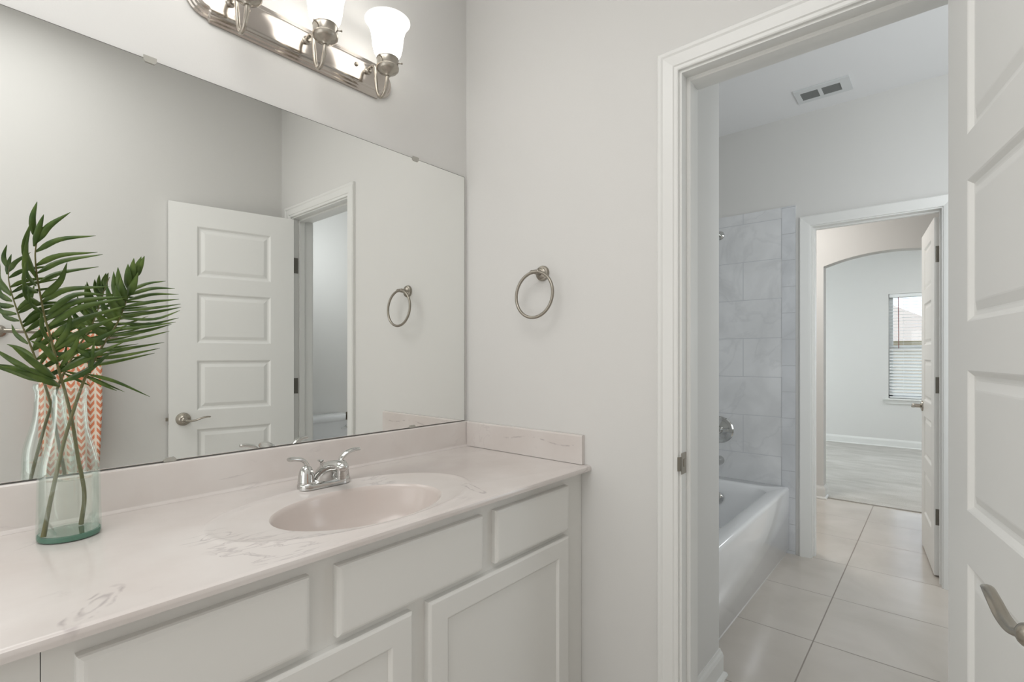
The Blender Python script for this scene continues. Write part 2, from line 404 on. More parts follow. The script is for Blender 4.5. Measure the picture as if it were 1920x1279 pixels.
BBP = [(0, 0), (.026, 0), (.026, .006), (.022, .013), (.016, .017), (.013, .018), (.013, .080), (.010, .092), (.006, .100), (.004, .108), (0, .108)]
def baseboard(name, path):
    # path of (x, y); profile grows to the left of the travel direction
    m = MB(); n = len(path); L = []
    for i, p in enumerate(path):
        p = Vector(p); ns = []
        for a, b in ((i-1, i), (i, i+1)):
            if a < 0 or b >= n: continue
            d = (Vector(path[b])-Vector(path[a])).normalized(); ns.append(Vector((-d.y, d.x)))
        nn = sum(ns, Vector((0, 0))); nn.normalize(); k = 1/max(.3, nn.dot(ns[0]))
        L.append([(p.x+nn.x*t*k, p.y+nn.y*t*k, z) for t, z in BBP])
    m.loops(L, True, True, True)
    return struct(m.build(name, TRIM))
baseboard('baseboard_alcove', [(.6075, -.725), (.6075, -.77), (.139, -.77)])
baseboard('baseboard_end', [(0, -.803), (0, -.575)][::-1] if False else [(0, -.58), (0, -.799)][::-1])
baseboard('baseboard_right', [(-2.98, YR), (-.02, YR)])
baseboard('baseboard_arch', [(3.76, AL), (3.65, AL), (3.65, .9)])
baseboard('baseboard_bedroom', [(BX, -3.18), (BX, 1.78)])

# tile on the tub walls
m = MB(); m.box(F0-.008, F0, .06, -.660, 0, 2.172)
tile = struct(m.build('wall_tile', WTILE))
struct(MB().box(F0-.010, F0, -.660, -.736, 0, 2.172).build('wall_tile_border', WTILEB))
struct(MB().box(.607, F0-.008, .052, .06, 0, 2.172).build('wall_tile_side', WTILES))

# ------------------------------------------------------------------ doors
PAN = [(1.650, 1.912), (1.303, 1.565), (.953, 1.213), (.595, .855), (.235, .505)]
def door_leaf(name, Wd, Hd, pl, pr, y0, y1):
    m = MB(); xs = [0, pl, pr, Wd]; zs = [.01]
    for a, b in reversed(PAN): zs += [a, b]
    zs.append(Hd)
    for Y, sg in ((y0, 1), (y1, -1)):
        for i in range(3):
            for j in range(len(zs)-1):
                x0, x1, z0, z1 = xs[i], xs[i+1], zs[j], zs[j+1]
                if i == 1 and j % 2 == 1:
                    L = []
                    for ins, dep in ((0, 0), (.003, .0015), (.010, .0075), (.016, .0085), (.019, .0085), (.034, .003), (.037, .0025)):
                        L.append([(x0+ins, Y+sg*dep, z0+ins), (x1-ins, Y+sg*dep, z0+ins), (x1-ins, Y+sg*dep, z1-ins), (x0+ins, Y+sg*dep, z1-ins)])
                    m.loops(L, True, False, True)
                else:
                    m.add([(x0, Y, z0), (x1, Y, z0), (x1, Y, z1), (x0, Y, z1)], [(0, 1, 2, 3)])
    m.loops([[(0, y, .01), (Wd, y, .01), (Wd, y, Hd), (0, y, Hd)] for y in (y0, y1)])
    bmesh.ops.remove_doubles(m.b, verts=m.b.verts, dist=1e-5)
    return struct(m.build(name, DOORP))
def lever(parent, sx, z, face, out, dirx):
    # rosette + neck + wave lever; out = +-1 along local Y away from the leaf
    f = face
    m = MB(); m.lathe([(.0335, 0), (.0335, .004), (.031, .008), (.024, .010), (.016, .012), (.0125, .016), (.0125, .040)], (sx, f, z), (0, out, 0), 28, True, True)
    ros = m.build('handle_rosette', NICK, parent, 40, label='satin nickel rosette')
    m = MB(); m.sphere((sx, f+out*.046, z), (.0145, .0125, .0145))
    pts = cr([(sx, f+out*.048, z), (sx+dirx*.022, f+out*.052, z-.006), (sx+dirx*.050, f+out*.054, z-.004), (sx+dirx*.078, f+out*.055, z+.006), (sx+dirx*.100, f+out*.054, z+.010), (sx+dirx*.116, f+out*.052, z+.009)], 6)
    rs = [.0105-.003*(i/(len(pts)-1)) for i in range(len(pts))]; rs[-1] = .004
    m.tube(pts, rs, 12, True, .55)
    m.build('lever_handle', NICK, parent, 60, label='satin nickel lever handle')
TH = R(12.0); HC = (-.0057, -1.432)
d1 = door_leaf('door_1', .598, 2.024, .122, .476, 0, .034)
d1.location = (HC[0], HC[1], 0); d1.rotation_euler = (0, 0, PI+TH); OFF[d1.name] = Vector()
lever(d1, .536, .912, 0, -1, -1)
MB().box(.598, .611, .010, .024, .905, .922, .002).build('latch_bolt', NICKD, d1)
MB().box(.5975, .5987, .006, .028, .885, .943, .0003).build('latch_plate', NICKD, d1)
for z in (1.765, 1.061, .30):
    m = MB(); m.box(-.0012, .0005, .003, .032, z-.045, z+.045, .0006)
    for dz in (-.03, 0, .03): m.lathe([(.003, 0), (.0015, .0006)], (-.0012, .018, z+dz), (-1, 0, 0), 8, False, True)
    m.build('hinge', HINGE, d1, label='dark nickel hinge leaf')
# the hinge leaves let into the right jamb of the first doorway
for z in (1.765, 1.061, .30):
    m = MB(); m.box(.001, .034, JR-.0005, JR+.0016, z-.045, z+.045, .0006)
    for dx, dz in ((.014, -.03), (.022, 0), (.014, .03)): m.lathe([(.0032, 0), (.0015, .0006)], (dx, JR+.0016, z+dz), (0, 1, 0), 8, False, True)
    m.build('hinge', HINGE, tr1, label='dark nickel hinge leaf on the jamb')
A2 = R(6.5)
d2 = door_leaf('door_2', .588, 2.012, .118, .470, -.035, 0)
d2.location = (2.285, -1.392, 0); d2.rotation_euler = (0, 0, A2); OFF[d2.name] = Vector()
lever(d2, .528, .912, 0, 1, -1)
for z in (1.805, 1.072, .335):
    m = MB(); m.box(-.002, .0005, -.034, -.006, z-.045, z+.045, .0007)
    for dy, dz in ((-.016, -.032), (-.024, 0), (-.016, .032)): m.lathe([(.0035, 0), (.0015, .0006)], (-.002, dy, z+dz), (-1, 0, 0), 8, False, True)
    m.tube([(-.006, -.040, z-.045), (-.006, -.040, z+.045)], .006, 10)
    m.build('hinge', HINGE, d2, label='dark nickel hinge')

# ------------------------------------------------------------------ vanity
CT = .888; CB = .872; CF = -.572
cab = thing('vanity_cabinet', 'white painted bathroom vanity base cabinet below the marble countertop', 'cabinet', (-.64, -.27, 0))
m = MB(); CX0, CX1, CFY = -1.284, -.001, -.535
def carcass(m, x0, x1):
    m.box(x0, x1, CFY+.019, CFY, .10, CB); m.box(x0, x0+.016, -.003, CFY+.019, .10, CB); m.box(x1-.016, x1, -.003, CFY+.019, .10, CB)
    m.box(x0+.016, x1-.016, -.003, -.010, .10, CB); m.box(x0+.016, x1-.016, -.010, CFY+.019, .10, .116); m.box(x0, x1, -.44, -.46, 0, .10)
carcass(m, CX0, CX1)
m.build('carcass', CAB, cab)
def slab_front(name, x0, x1, z0, z1, par=cab):
    m = MB(); y = CFY
    L = []
    for ins, d in ((0, 0), (0, .013), (.002, .017), (.007, .0195), (.011, .020)):
        L.append([(x0+ins, y-d, z0+ins), (x1-ins, y-d, z0+ins), (x1-ins, y-d, z1-ins), (x0+ins, y-d, z1-ins)])
    m.loops(L, True, True, True); return m.build(name, CAB, par)
def panel_door(x0, x1, z0, z1, par=cab):
    m = MB(); y = CFY; L = []
    for ins, d in ((0, 0), (0, .014), (.002, .018), (.006, .020), (.052, .020), (.054, .0195), (.060, .0125), (.062, .012)):
        L.append([(x0+ins, y-d, z0+ins), (x1-ins, y-d, z0+ins), (x1-ins, y-d, z1-ins), (x0+ins, y-d, z1-ins)])
    m.loops(L, True, True, False); o = m.build('door', CAB, par)
    i = .061; m = MB(); m.box(x0+i, x1-i, y-.0125, y-.006, z0+i, z1-i); m.build('door_panel', CAB, o)
    return o
slab_front('drawer_front', -.429, -.097, .703, .840)
slab_front('drawer_front', -.874, -.476, .703, .840)
slab_front('drawer_front', -1.251, -.928, .686, .826) if False else slab_front('drawer_front', -1.251, -.928, .703, .840)
panel_door(-.651, -.099, .135, .686); panel_door(-1.251, -.697, .135, .686)
c2 = thing('side_cabinet', 'narrow white base cabinet left of the vanity seam at the bottom left corner', 'cabinet', (-1.52, -.27, 0))
m = MB(); carcass(m, -1.75, CX0-.001); m.build('carcass', CAB, c2)
panel_door(-1.72, -1.345, .135, .686, c2)

# countertop with integral oval basin
top = thing('countertop', 'cream marbled vanity top with integral oval basin and backsplash', 'countertop', (-.7, -.29, CB))
SX, SY, SA, SB = -.704, -.372, .206, .147
RX, RY, RA, RB = -.704, -.345, .325, .200
X0, X1 = -1.75, -.0005
cx, cy = SX, SY
angs = sorted([2*PI*i/120 for i in range(120)] + [math.atan2(yy-cy, xx-cx) % (2*PI) for xx in (X0, X1) for yy in (CF+.010, -.0005)])
def rect_pt(a, yf, z):
    c, s = math.cos(a), math.sin(a); t = 1e9
    yf0 = CF+.010
    if c > 1e-9: t = min(t, (X1-cx)/c)
    if c < -1e-9: t = min(t, (X0-cx)/c)
    if s > 1e-9: t = min(t, (-.0005-cy)/s)
    if s < -1e-9: t = min(t, (yf0-cy)/s)
    x, y = cx+c*t, cy+s*t
    if y < yf0+1e-4: y = yf
    return (x, y, z)
def ell(a, ex, ey, A, B, z):
    # intersection of the ray from the basin centre with the ellipse
    c, s = math.cos(a), math.sin(a); ox, oy = cx-ex, cy-ey
    qa = (c/A)**2+(s/B)**2; qb = 2*(ox*c/A**2+oy*s/B**2); qc = (ox/A)**2+(oy/B)**2-1
    t = (-qb+math.sqrt(qb*qb-4*qa*qc))/(2*qa); return (cx+c*t, cy+s*t, z)
L = [[rect_pt(a, -.53, CB) for a in angs], [rect_pt(a, CF, CB) for a in angs], [rect_pt(a, CF-.0, CB+.006) for a in angs], [rect_pt(a, CF, CT-.008) for a in angs], [rect_pt(a, CF+.0015, CT-.003) for a in angs], [rect_pt(a, CF+.005, CT-.0008) for a in angs], [rect_pt(a, CF+.010, CT) for a in angs]]
for g, z in ((.012, 0), (.006, .0012), (.001, .0024), (-.006, .0024), (-.014, .0002), (-.022, -.001)):
    L.append([ell(a, RX, RY, RA+g, RB+g*.75, CT+z) for a in angs])
for k, z in ((1.10, -.0015), (1.02, -.0025), (1.0, -.005), (.985, -.014), (.95, -.036), (.89, -.072), (.77, -.102), (.55, -.120), (.30, -.126), (.11, -.130)):
    L.append([(SX+(ell(a, SX, SY, SA, SB, 0)[0]-SX)*k, SY+(ell(a, SX, SY, SA, SB, 0)[1]-SY)*k+(1-k)*.012, CT+z) for a in angs])
nb = len(L)-9
m = MB(); m.loops(L[:nb+1], True, False, False); m.build('slab', MARB, top, 35)
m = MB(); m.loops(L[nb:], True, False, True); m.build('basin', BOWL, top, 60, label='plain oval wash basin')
m = MB(); m.lathe([(.021, 0), (.021, .003), (.017, .004), (.012, .001)], (SX, SY+.012, CT-.1295), n=24, cap1=True); m.build('drain', CHROME, top, 40, label='chrome basin drain')
# backsplash with a coved foot
def prism(mb, prof, fn0, fn1):
    mb.loops([[fn0(a, b) for a, b in prof], [fn1(a, b) for a, b in prof]], True, True, True)
BSP = [(.0005, CT), (.030, CT+.0002), (.024, CT+.002), (.020, CT+.006), (.0185, CT+.012), (.018, .974), (.0165, .980), (.012, .983), (.0005, .983)]
m = MB(); prism(m, BSP, lambda a, b: (X0, -a, b), lambda a, b: (-.0005, -a, b)); m.build('backsplash', MARBB, top, 30)
m = MB(); prism(m, [(.0005, CT+.0012), (.0165, CT+.0012), (.0165, .978), (.0145, .983), (.0005, .983)], lambda a, b: (-a, -.020, b), lambda a, b: (-a, -.547, b))
ss = tag(m.build('side_splash', MARBS), 'short marbled splash standing on the counter against the end wall', 'splash')

# ------------------------------------------------------------------ wall mirror
mir = thing('wall_mirror', 'large frameless rectangular mirror above the vanity backsplash', 'mirror', (-.87, -.003, .984))
MX0, MX1, MZ0, MZ1 = -1.74, -.014, .985, 1.937
MB().box(MX0+.0015, MX1-.0015, -.001, -.0062, MZ0+.0015, MZ1-.0015).build('mirror_glass', MIRR, mir)
m = MB()
for a in ((MX0, MX1, -.001, -.006, MZ0, MZ0+.002), (MX0, MX1, -.001, -.006, MZ1-.002, MZ1), (MX0, MX0+.002, -.001, -.006, MZ0, MZ1), (MX1-.0025, MX1, -.001, -.006, MZ0, MZ1)): m.box(*a)
m.build('edge', MEDGE, mir, label='dark polished mirror edge')
for x, z, s in ((-1.04, MZ1, -1), (-.256, MZ1, -1), (-1.0, MZ0, 1), (-.27, MZ0, 1)):
    m = MB()
    prof = [(x+dx, z+s*dz) for dx, dz in ((-.013, -.006 if s < 0 else -.001), (.013, -.006 if s < 0 else -.001), (.013, .004), (.009, .009), (-.009, .009), (-.013, .004))]
    m.loops([[(a, y, b) for a, b in prof] for y in (-.0065, -.0095)], True, True, True)
    m.build('clip', CLIP, mir, label='small plastic mirror clip')

# ------------------------------------------------------------------ vanity light
vl = thing('vanity_light', 'brushed nickel three-arm bath light bar with frosted bell shades above the mirror', 'wall light', (-.664, -.001, 2.145))
LX, LZ = -.664, 2.145
def outline(ins, y):
    hb, hl, tip, hc = .0565-ins, .25, .305-ins, .0490-ins
    q = []
    q.append((hl, -hb)); q.append((hl+.003, -hc-.002)); 
    for i in range(13):
        t = -PI/2+PI*i/12; q.append((hl+.006+(tip-hl-.006)*math.cos(t), hc*math.sin(t)))
    q.append((hl+.003, hc+.002)); q.append((hl, hb))
    full = q + [(-a, b) for a, b in reversed(q)]
    return [(LX+a, -y, LZ+b) for a, b in full]
m = MB(); m.loops([outline(i, d) for i, d in ((0, .001), (0, .006), (.003, .010), (.008, .0105), (.011, .0145), (.017, .0155), (.020, .019), (.024, .0205), (.028, .0207))], True, True, True)
m.build('backplate', PLATE, vl, 30)
for x in (LX-.163, LX+.163): 
    MB().lathe([(.0065, 0), (.0065, .002), (.004, .006), (.0, .0065)], (x, -.0207, LZ+.014), (0, -1, 0), 16).build('cap_nut', NICKD, vl, 40)
for k in (-1, 0, 1):
    x = LX+.2055*k; ZC = 2.100; YC = -.126
    m = MB(); m.lathe([(.012, 0), (.012, .002), (.009, .004), (.0075, .010), (.0075, .014)], (x, -.0207, 2.156), (0, -1, 0), 20, False, True)
    m.tube(cr([(x, -.024, 2.156), (x, -.042, 2.163), (x, -.057, 2.153), (x, -.064, 2.120), (x, -.070, 2.080), (x, -.080, 2.055), (x, -.094, 2.048), (x, -.110, 2.058), (x, -.121, 2.080), (x, YC, 2.104)], 6), .0052, 12)
    arm = m.build('arm', NICK, vl, 50)
    m = MB(); m.lathe([(.006, 0), (.009, .001), (.010, .004), (.018, .009), (.028, .014), (.0335, .020), (.0345, .027), (.0325, .030), (.0325, .050), (.0335, .051), (.0335, .053), (.031, .053), (.031, .034), (.0, .033)], (x, YC, ZC), n=32, cap0=True)
    cup = m.build('shade_cup', NICK, vl, 40)
    for a in (200, 320, 80):
        c, s = math.cos(R(a)), math.sin(R(a))
        m = MB(); m.tube([(x+c*.031, YC+s*.031, ZC+.043), (x+c*.042, YC+s*.042, ZC+.043)], [.0018, .0018], 8); m.sphere((x+c*.043, YC+s*.043, ZC+.043), (.003, .003, .003), 8, 6)
        m.build('thumb_screw', NICKD, cup)
    m = MB(); prof = [(.0285, .036), (.0295, .050), (.0345, .060), (.0405, .071), (.0450, .090), (.0470, .110), (.0495, .128), (.0545, .146), (.0620, .161), (.0685, .168)]
    inner = [(r-.003, z+.0005) for r, z in reversed(prof)]
    m.lathe(prof+inner, (x, YC, ZC), n=40); m.build('shade', FROST, vl, 60, label='lit frosted glass bell shade')
    l = bpy.data.lights.new('bulb', 'POINT'); l.energy = BULB; l.shadow_soft_size = .022; l.color = (1, .97, .93)
    lo = bpy.data.objects.new('bulb', l); COL.objects.link(lo); lo.location = (x, YC, ZC+.115); lo.parent = vl; lo.location -= OFF[vl.name]

# ------------------------------------------------------------------ faucet
fc = thing('faucet', 'chrome two-handle centerset faucet behind the oval basin', 'faucet', (-.68, -.150, CT))
FX, FY, FZ = -.680, -.150, CT+.0005
def stad(hl, r, z, n=10):
    q = []
    for i in range(n+1): t = -PI/2+PI*i/n; q.append((FX+hl+r*math.cos(t), FY+r*math.sin(t), z))
    for i in range(n+1): t = PI/2+PI*i/n; q.append((FX-hl+r*math.cos(t), FY+r*math.sin(t), z))
    return q
m = MB(); m.loops([stad(.046, .0275, FZ), stad(.046, .0275, FZ+.010), stad(.046, .0265, FZ+.014), stad(.046, .023, FZ+.017), stad(.046, .012, FZ+.018)], True, True, True)
m.build('deck_plate', CHROME, fc, 40)
# spout: a broad saddle rising from the plate, then a low arch with a ball nose
SP = [(.000, FZ+.010, .040, .0255), (-.002, FZ+.022, .035, .0250), (-.009, FZ+.035, .0285, .0245), (-.022, FZ+.046, .0235, .0225), (-.040, FZ+.055, .0195, .0175), (-.060, FZ+.061, .0175, .0145), (-.080, FZ+.0635, .0170, .0140), (-.093, FZ+.0625, .0160, .0135), (-.101, FZ+.060, .0125, .0110), (-.106, FZ+.057, .006, .006)]
m = MB(); L = []
for i, (dy, z, hw, hh) in enumerate(SP):
    a = SP[max(i-1, 0)]; b = SP[min(i+1, len(SP)-1)]; t = Vector((0, b[0]-a[0], b[1]-a[1])).normalized(); u = Vector((1, 0, 0)); v = t.cross(u)
    L.append([Vector((FX, FY+dy, z))+u*hw*math.cos(2*PI*k/20)+v*hh*math.sin(2*PI*k/20) for k in range(20)])
m.loops(L, True, True, True)
spout = m.build('spout', CHROME, fc, 60)
# flared shoulders that join the spout to the handles' plate
m = MB()
for s in (-1, 1):
    L = []
    for q, hh in ((.008, .040), (.020, .034), (.032, .0235), (.046, .0175)):
        L.append([(FX+s*q, FY+.022*math.cos(PI*i/8)*(1-.2*q/.044), FZ+.006+(hh-.006)*math.sin(PI*i/8)) for i in range(9)])
    m.loops(L, False)
m.build('shoulder', CHROME, fc, 70)
m = MB(); m.lathe([(.0125, .0), (.0125, -.016), (.0115, -.017), (.0115, -.025), (.010, -.026), (.0095, -.026)], (FX, FY-.088, FZ+.056), n=24, cap1=True)
m.build('aerator', CHROME, spout, 40)
for s in (-1, 1):
    x = FX+s*.0508
    m = MB(); m.lathe([(.0215, .014), (.0215, .020), (.0205, .024), (.0195, .036), (.0165, .048), (.0125, .056), (.0085, .060), (.0, .061)], (x, FY, FZ), n=28)
    hub = m.build('handle', CHROME, fc, 50)
    pts = cr([(x-s*.004, FY, FZ+.052), (x+s*.001, FY-.001, FZ+.066), (x+s*.014, FY-.003, FZ+.078), (x+s*.034, FY-.006, FZ+.084), (x+s*.052, FY-.009, FZ+.085)], 6)
    rs = [.0082+.0012*math.sin(PI*i/(len(pts)-1)) for i in range(len(pts))]; rs[-1] = .0072
    m = MB(); m.tube(pts, rs, 12, True, .60); m.build('lever', CHROME, hub, 50)
m = MB(); m.tube([(FX, FY+.019, FZ+.012), (FX, FY+.019, FZ+.058)], .0026, 10); m.lathe([(.003, .056), (.0075, .061), (.0085, .065), (.0, .066)], (FX, FY+.019, FZ), n=16)
m.build('lift_rod', CHROME, fc, 40)

# ------------------------------------------------------------------ glass vase with two palm fronds
VX, VY, VZ = -1.200, -.130, CT
vs = thing('glass_vase', 'clear green-tinted glass bottle vase half full of water on the counter', 'vase', (VX, VY, VZ))
VP = [(.0485, .0015), (.0490, .012), (.0480, .05), (.0470, .100), (.0465, .125), (.0445, .145), (.0400, .165), (.0340, .188), (.0295, .210), (.0270, .235), (.0255, .262), (.0262, .272), (.0288, .278), (.0288, .284), (.0270, .288)]
m = MB(); m.lathe(VP+[(.0250, .287)]+[(r-.0028, z) for r, z in reversed(VP[:-2]) if z > .014]+[(.030, .012), (.0, .0115)], (VX, VY, VZ), n=48)
m.build('bottle', VGLASS, vs, 60)
m = MB(); m.lathe([(.0, .0012), (.040, .0005), (.0470, .002), (.0480, .006), (.0470, .011), (.043, .0113), (.0, .0105)], (VX, VY, VZ), n=48)
m.build('thick_base', VBASE, vs, 60, label='thick green glass base')
m = MB(); m.lathe([(.0, .0118), (.0445, .0122), (.0440, .05), (.0432, .100), (.0430, .1142), (.0434, .1158), (.0425, .1150), (.0, .1148)], (VX, VY, VZ), n=48)
m.build('water', WATER, vs, 60)

def ray(u, v):
    fw = Vector((math.cos(YAW), math.sin(YAW), 0)); rt = Vector((math.sin(YAW), -math.cos(YAW), 0))
    return fw*FPX + rt*(u-960) + Vector((0, 0, HOR-v))
def at(u, v, y):
    d = ray(u, v); return CAM + d*((y-CAM.y)/d.y)
rnd = random.Random(7)
def leaflet(mb, pts, wd, N, fold=.25):
    c = cr(pts, 5); n = len(c); L = []
    for i, p in enumerate(c):
        t = (c[min(i+1, n-1)]-c[max(i-1, 0)]).normalized(); s = t.cross(N).normalized(); nn = s.cross(t)
        f = i/(n-1); ww = wd*.5*min(1, .25+3.2*f)*(1-f**2.6)*(1-.15*f)+.0003
        L.append([p-s*ww, p+nn*ww*fold, p+s*ww])
    mb.loops(L, closed=False)
def frond(label, stem, leaves, name='palm_frond'):
    base = stem[0]
    t = thing(name, label, 'palm frond', base)
    pts = cr(stem, 6); n = len(pts)
    m = MB(); m.tube(pts, [.0043-.0035*(i/(n-1))**.62 for i in range(n)], 8); m.build('stem', BROWN, t, 60)
    m = MB()
    for P3, wd, N in leaves: leaflet(m, P3, wd*1.0, N)
    o = m.build('leaflets', LEAF, t, 180)
    md = o.modifiers.new('t', 'SOLIDIFY'); md.thickness = .0005
    return t
# frond that leans out towards the room
def f1y(v): return -.130 - .112*max(0, min(1, (728-v)/280))**1.1
st1 = [(VX+.020, VY+.018, VZ+.014), (VX+.024, VY+.012, VZ+.075), (VX+.014, VY+.010, VZ+.150), (VX+.004, VY+.004, VZ+.225), at(121, 731, -.132)] + \
      [at(u, v, f1y(v)) for u, v in ((112, 700), (104, 668), (94, 630), (84, 595), (76, 555), (69, 515), (66, 480), (68, 458), (71, 440))]
right1 = [((62.5, 440), (61, 408), (69.6, 378), .010), ((64, 462), (73, 428), (82, 402), .010), ((69, 454), (92, 424), (132, 398), .011), ((67, 472), (112, 449), (180, 442), .010),
          ((67, 498), (112, 479), (183, 473), .010), ((70, 512), (118, 489), (193, 477), .012), ((72, 530), (115, 511), (185, 500), .011), ((76, 560), (112, 528), (126, 492), .012),
          ((79, 566), (125, 543), (205, 537.5), .013), ((86, 590), (140, 553), (206, 553), .012), ((85, 600), (140, 566), (234, 556), .015), ((90, 612), (150, 577), (237, 559), .014),
          ((95, 632), (150, 600), (238, 573), .014), ((103, 655), (155, 622), (232, 590), .014), ((107, 676), (165, 645), (245, 606), .015), ((113, 697), (168, 669), (235, 640), .015),
          ((117, 716), (165, 694), (214, 655), .014), ((112, 690), (140, 650), (150, 612), .010), ((100, 655), (128, 615), (130, 570), .010)]
left1 = [((67, 520), (46, 470), (57, 418), .017), ((67, 535), (47, 505), (52, 440), .016), ((70, 548), (46, 535), (47, 492), .014), ((74, 568), (48, 555), (46, 515), .013), ((78, 585), (58, 570), (52, 540), .012),
         ((108, 682), (85, 655), (57, 639), .016), ((104, 710), (60, 678), (19, 647), .015), ((112, 724), (60, 703), (0, 686), .016), ((108, 720), (66, 697), (31, 688), .013), ((92, 640), (78, 615), (76, 588), .012)]
lv = []
for a, b, c, wd in right1:
    y = f1y(a[1]); e = rnd.uniform(-.02, .02)
    lv.append(([at(*a, y), at(*b, y-.012+e*.5), at(*c, y-.010+e)], wd, Vector((.15+rnd.uniform(-.2, .2), -1, .55+rnd.uniform(-.3, .3))).normalized()))
for a, b, c, wd in left1:
    y = f1y(a[1]); e = rnd.uniform(-.01, .01)
    lv.append(([at(*a, y), at(*b, y-.045+e), at(*c, y-.075+e)], wd, Vector((.5, -1, .3+rnd.uniform(-.2, .2))).normalized()))
frond('green palm frond leaning left out of the glass vase toward the room', st1, lv)
# frond that leans to the right along the mirror
def f2y(v): return -.130 - .012*max(0, min(1, (728-v)/240))
st2 = [(VX-.040, VY-.022, VZ+.014), (VX-.028, VY-.014, VZ+.085), (VX-.008, VY-.006, VZ+.190), at(151, 731, -.134)] + [at(u, v, f2y(v)) for u, v in ((163, 702), (180, 670), (200, 636), (218, 610), (233, 575), (242, 548), (252, 520), (262, 495))]
r2 = [((240, 547), (275, 532), (311, 527), .008), ((238, 554), (285, 541), (328, 541), .0085), ((236, 564), (285, 552), (335, 552), .0085), ((233, 575), (285, 566), (336, 561), .0085), ((231, 583), (290, 577), (339, 570), .009),
      ((228, 592), (290, 585), (340, 576), .009), ((225, 597), (290, 598), (338, 582), .0085), ((218, 606), (280, 608), (335, 596), .0085), ((215, 618), (275, 612), (330, 604), .0085), ((210, 630), (270, 621), (322, 608), .009),
      ((200, 643), (255, 635), (318, 621), .009), ((190, 658), (240, 653), (308, 642), .009), ((180, 672), (230, 667), (300, 653), .0085), ((172, 686), (225, 676), (290, 662), .009), ((166, 702), (218, 716), (281, 744), .009), ((162, 706), (195, 722), (219, 733), .007)]
tip2 = [((252, 520), (262, 500), (271, 480), .015), ((250, 525), (257, 502), (265, 481), .015), ((247, 533), (248, 508), (251, 484), .016), ((242, 545), (240, 518), (240, 495), .016), ((236, 560), (224, 530), (221, 501), .016), ((232, 572), (216, 542), (213, 509), .016),
        ((240, 555), (250, 535), (259, 511), .016), ((228, 588), (208, 565), (199, 532), .016), ((222, 600), (200, 585), (186, 556), .0165), ((214, 612), (192, 600), (172, 575), .0165), ((205, 628), (182, 620), (160, 600), .016), ((196, 642), (172, 640), (148, 622), .016),
        ((236, 565), (228, 548), (226, 520), .0165), ((230, 580), (222, 560), (216, 535), .0165), ((224, 598), (214, 580), (206, 552), .0165),
        ((186, 660), (164, 665), (140, 652), .015), ((168, 700), (172, 668), (177, 640), .010)]
lv = []
for a, b, c, wd in r2:
    y = f2y(a[1]); e = rnd.uniform(-.015, .015)
    lv.append(([at(*a, y), at(*b, y+.004+e*.5), at(*c, y+.008+e)], wd, Vector((.1+rnd.uniform(-.2, .2), -1, .7+rnd.uniform(-.3, .3))).normalized()))
for a, b, c, wd in tip2:
    y = f2y(a[1]); e = rnd.uniform(-.01, .01)
    lv.append(([at(*a, y), at(*b, y-.012+e), at(*c, y-.018+e)], wd, Vector((-.5, -1, .1+rnd.uniform(-.2, .2))).normalized()))
frond('green palm frond leaning right out of the glass vase along the mirror', st2, lv)

# ------------------------------------------------------------------ towel ring, towel bar, towel
tr = thing('towel_ring', 'satin nickel towel ring on the end wall between mirror and doorway', 'towel ring', (0, -.379, 1.524))
m = MB(); m.lathe([(.0265, 0), (.0265, .004), (.0245, .009), (.019, .011), (.0185, .014), (.0145, .016), (.009, .018), (.008, .044)], (-.0002, -.379, 1.522), (-1, 0, 0), 32, True, True)
m.build('post', NICKD, tr, 40)
m = MB(); m.tube([(-.046, -.3925, 1.522), (-.046, -.3655, 1.522)], .0068, 14); m.sphere((-.046, -.3655, 1.522), .0075); m.sphere((-.046, -.3925, 1.522), .0075)
m.build('knuckle', NICKD, tr, 60)
m = MB(); rr = .0775
m.tube([(-.046-.010*(1-math.cos(t))*.5, -.379+rr*math.sin(t), 1.522-rr+rr*math.cos(t)) for t in [2*PI*i/64 for i in range(64)]], .0052, 12, closed=True)
m.build('ring', NICKD, tr, 80)
TBZ = 1.342; TBY = YR+.062
tb = thing('towel_bar', 'short nickel towel bar on the wall behind the camera seen in the mirror', 'towel bar', (-1.0, YR, TBZ))
m = MB(); m.tube([(-1.20, TBY, TBZ), (-.80, TBY, TBZ)], .0095, 14); m.build('bar', NICK, tb, 60)
for x in (-1.19, -.81):
    m = MB(); m.lathe([(.026, 0), (.026, .005), (.021, .010), (.011, .014), (.009, .05), (.013, .055), (.013, .070), (.008, .074)], (x, YR+.0003, TBZ), (0, 1, 0), 24, True, True); m.build('post', NICK, tb, 40)
m = MB(); L = []; tx0, tx1 = -1.070, -.862; nu = 24
def fold(x): return .006*math.sin((x-tx0)*62)+.004*math.sin((x-tx0)*131+1)
prof = [(-.030, .80), (-.024, 1.0), (-.017, 1.2), (-.0135, 1.33)] + [(-.0135*math.cos(PI*i/8), TBZ+.0135*math.sin(PI*i/8)) for i in range(1, 8)] + [(.0135, 1.33), (.018, 1.2), (.024, 1.0), (.028, .85), (.030, .718)]
for y, z in prof:
    sc = max(0, min(1, (1.34-z)/.25)); narrow = .012*max(0, (1.0-z)/.28) if y > 0 else 0
    L.append([(tx0+narrow+(tx1-tx0-2*narrow)*i/nu, TBY+y+fold(tx0+(tx1-tx0)*i/nu)*sc*(1 if y > 0 else -.3), z) for i in range(nu+1)])
m.loops(L, closed=False); tw = m.build('hand_towel', TOWEL, None, 180)
md = tw.modifiers.new('t', 'SOLIDIFY'); md.thickness = .004; md.offset = 0
tag(tw, 'coral and cream chevron hand towel hanging from the bar, seen in the mirror', 'towel')

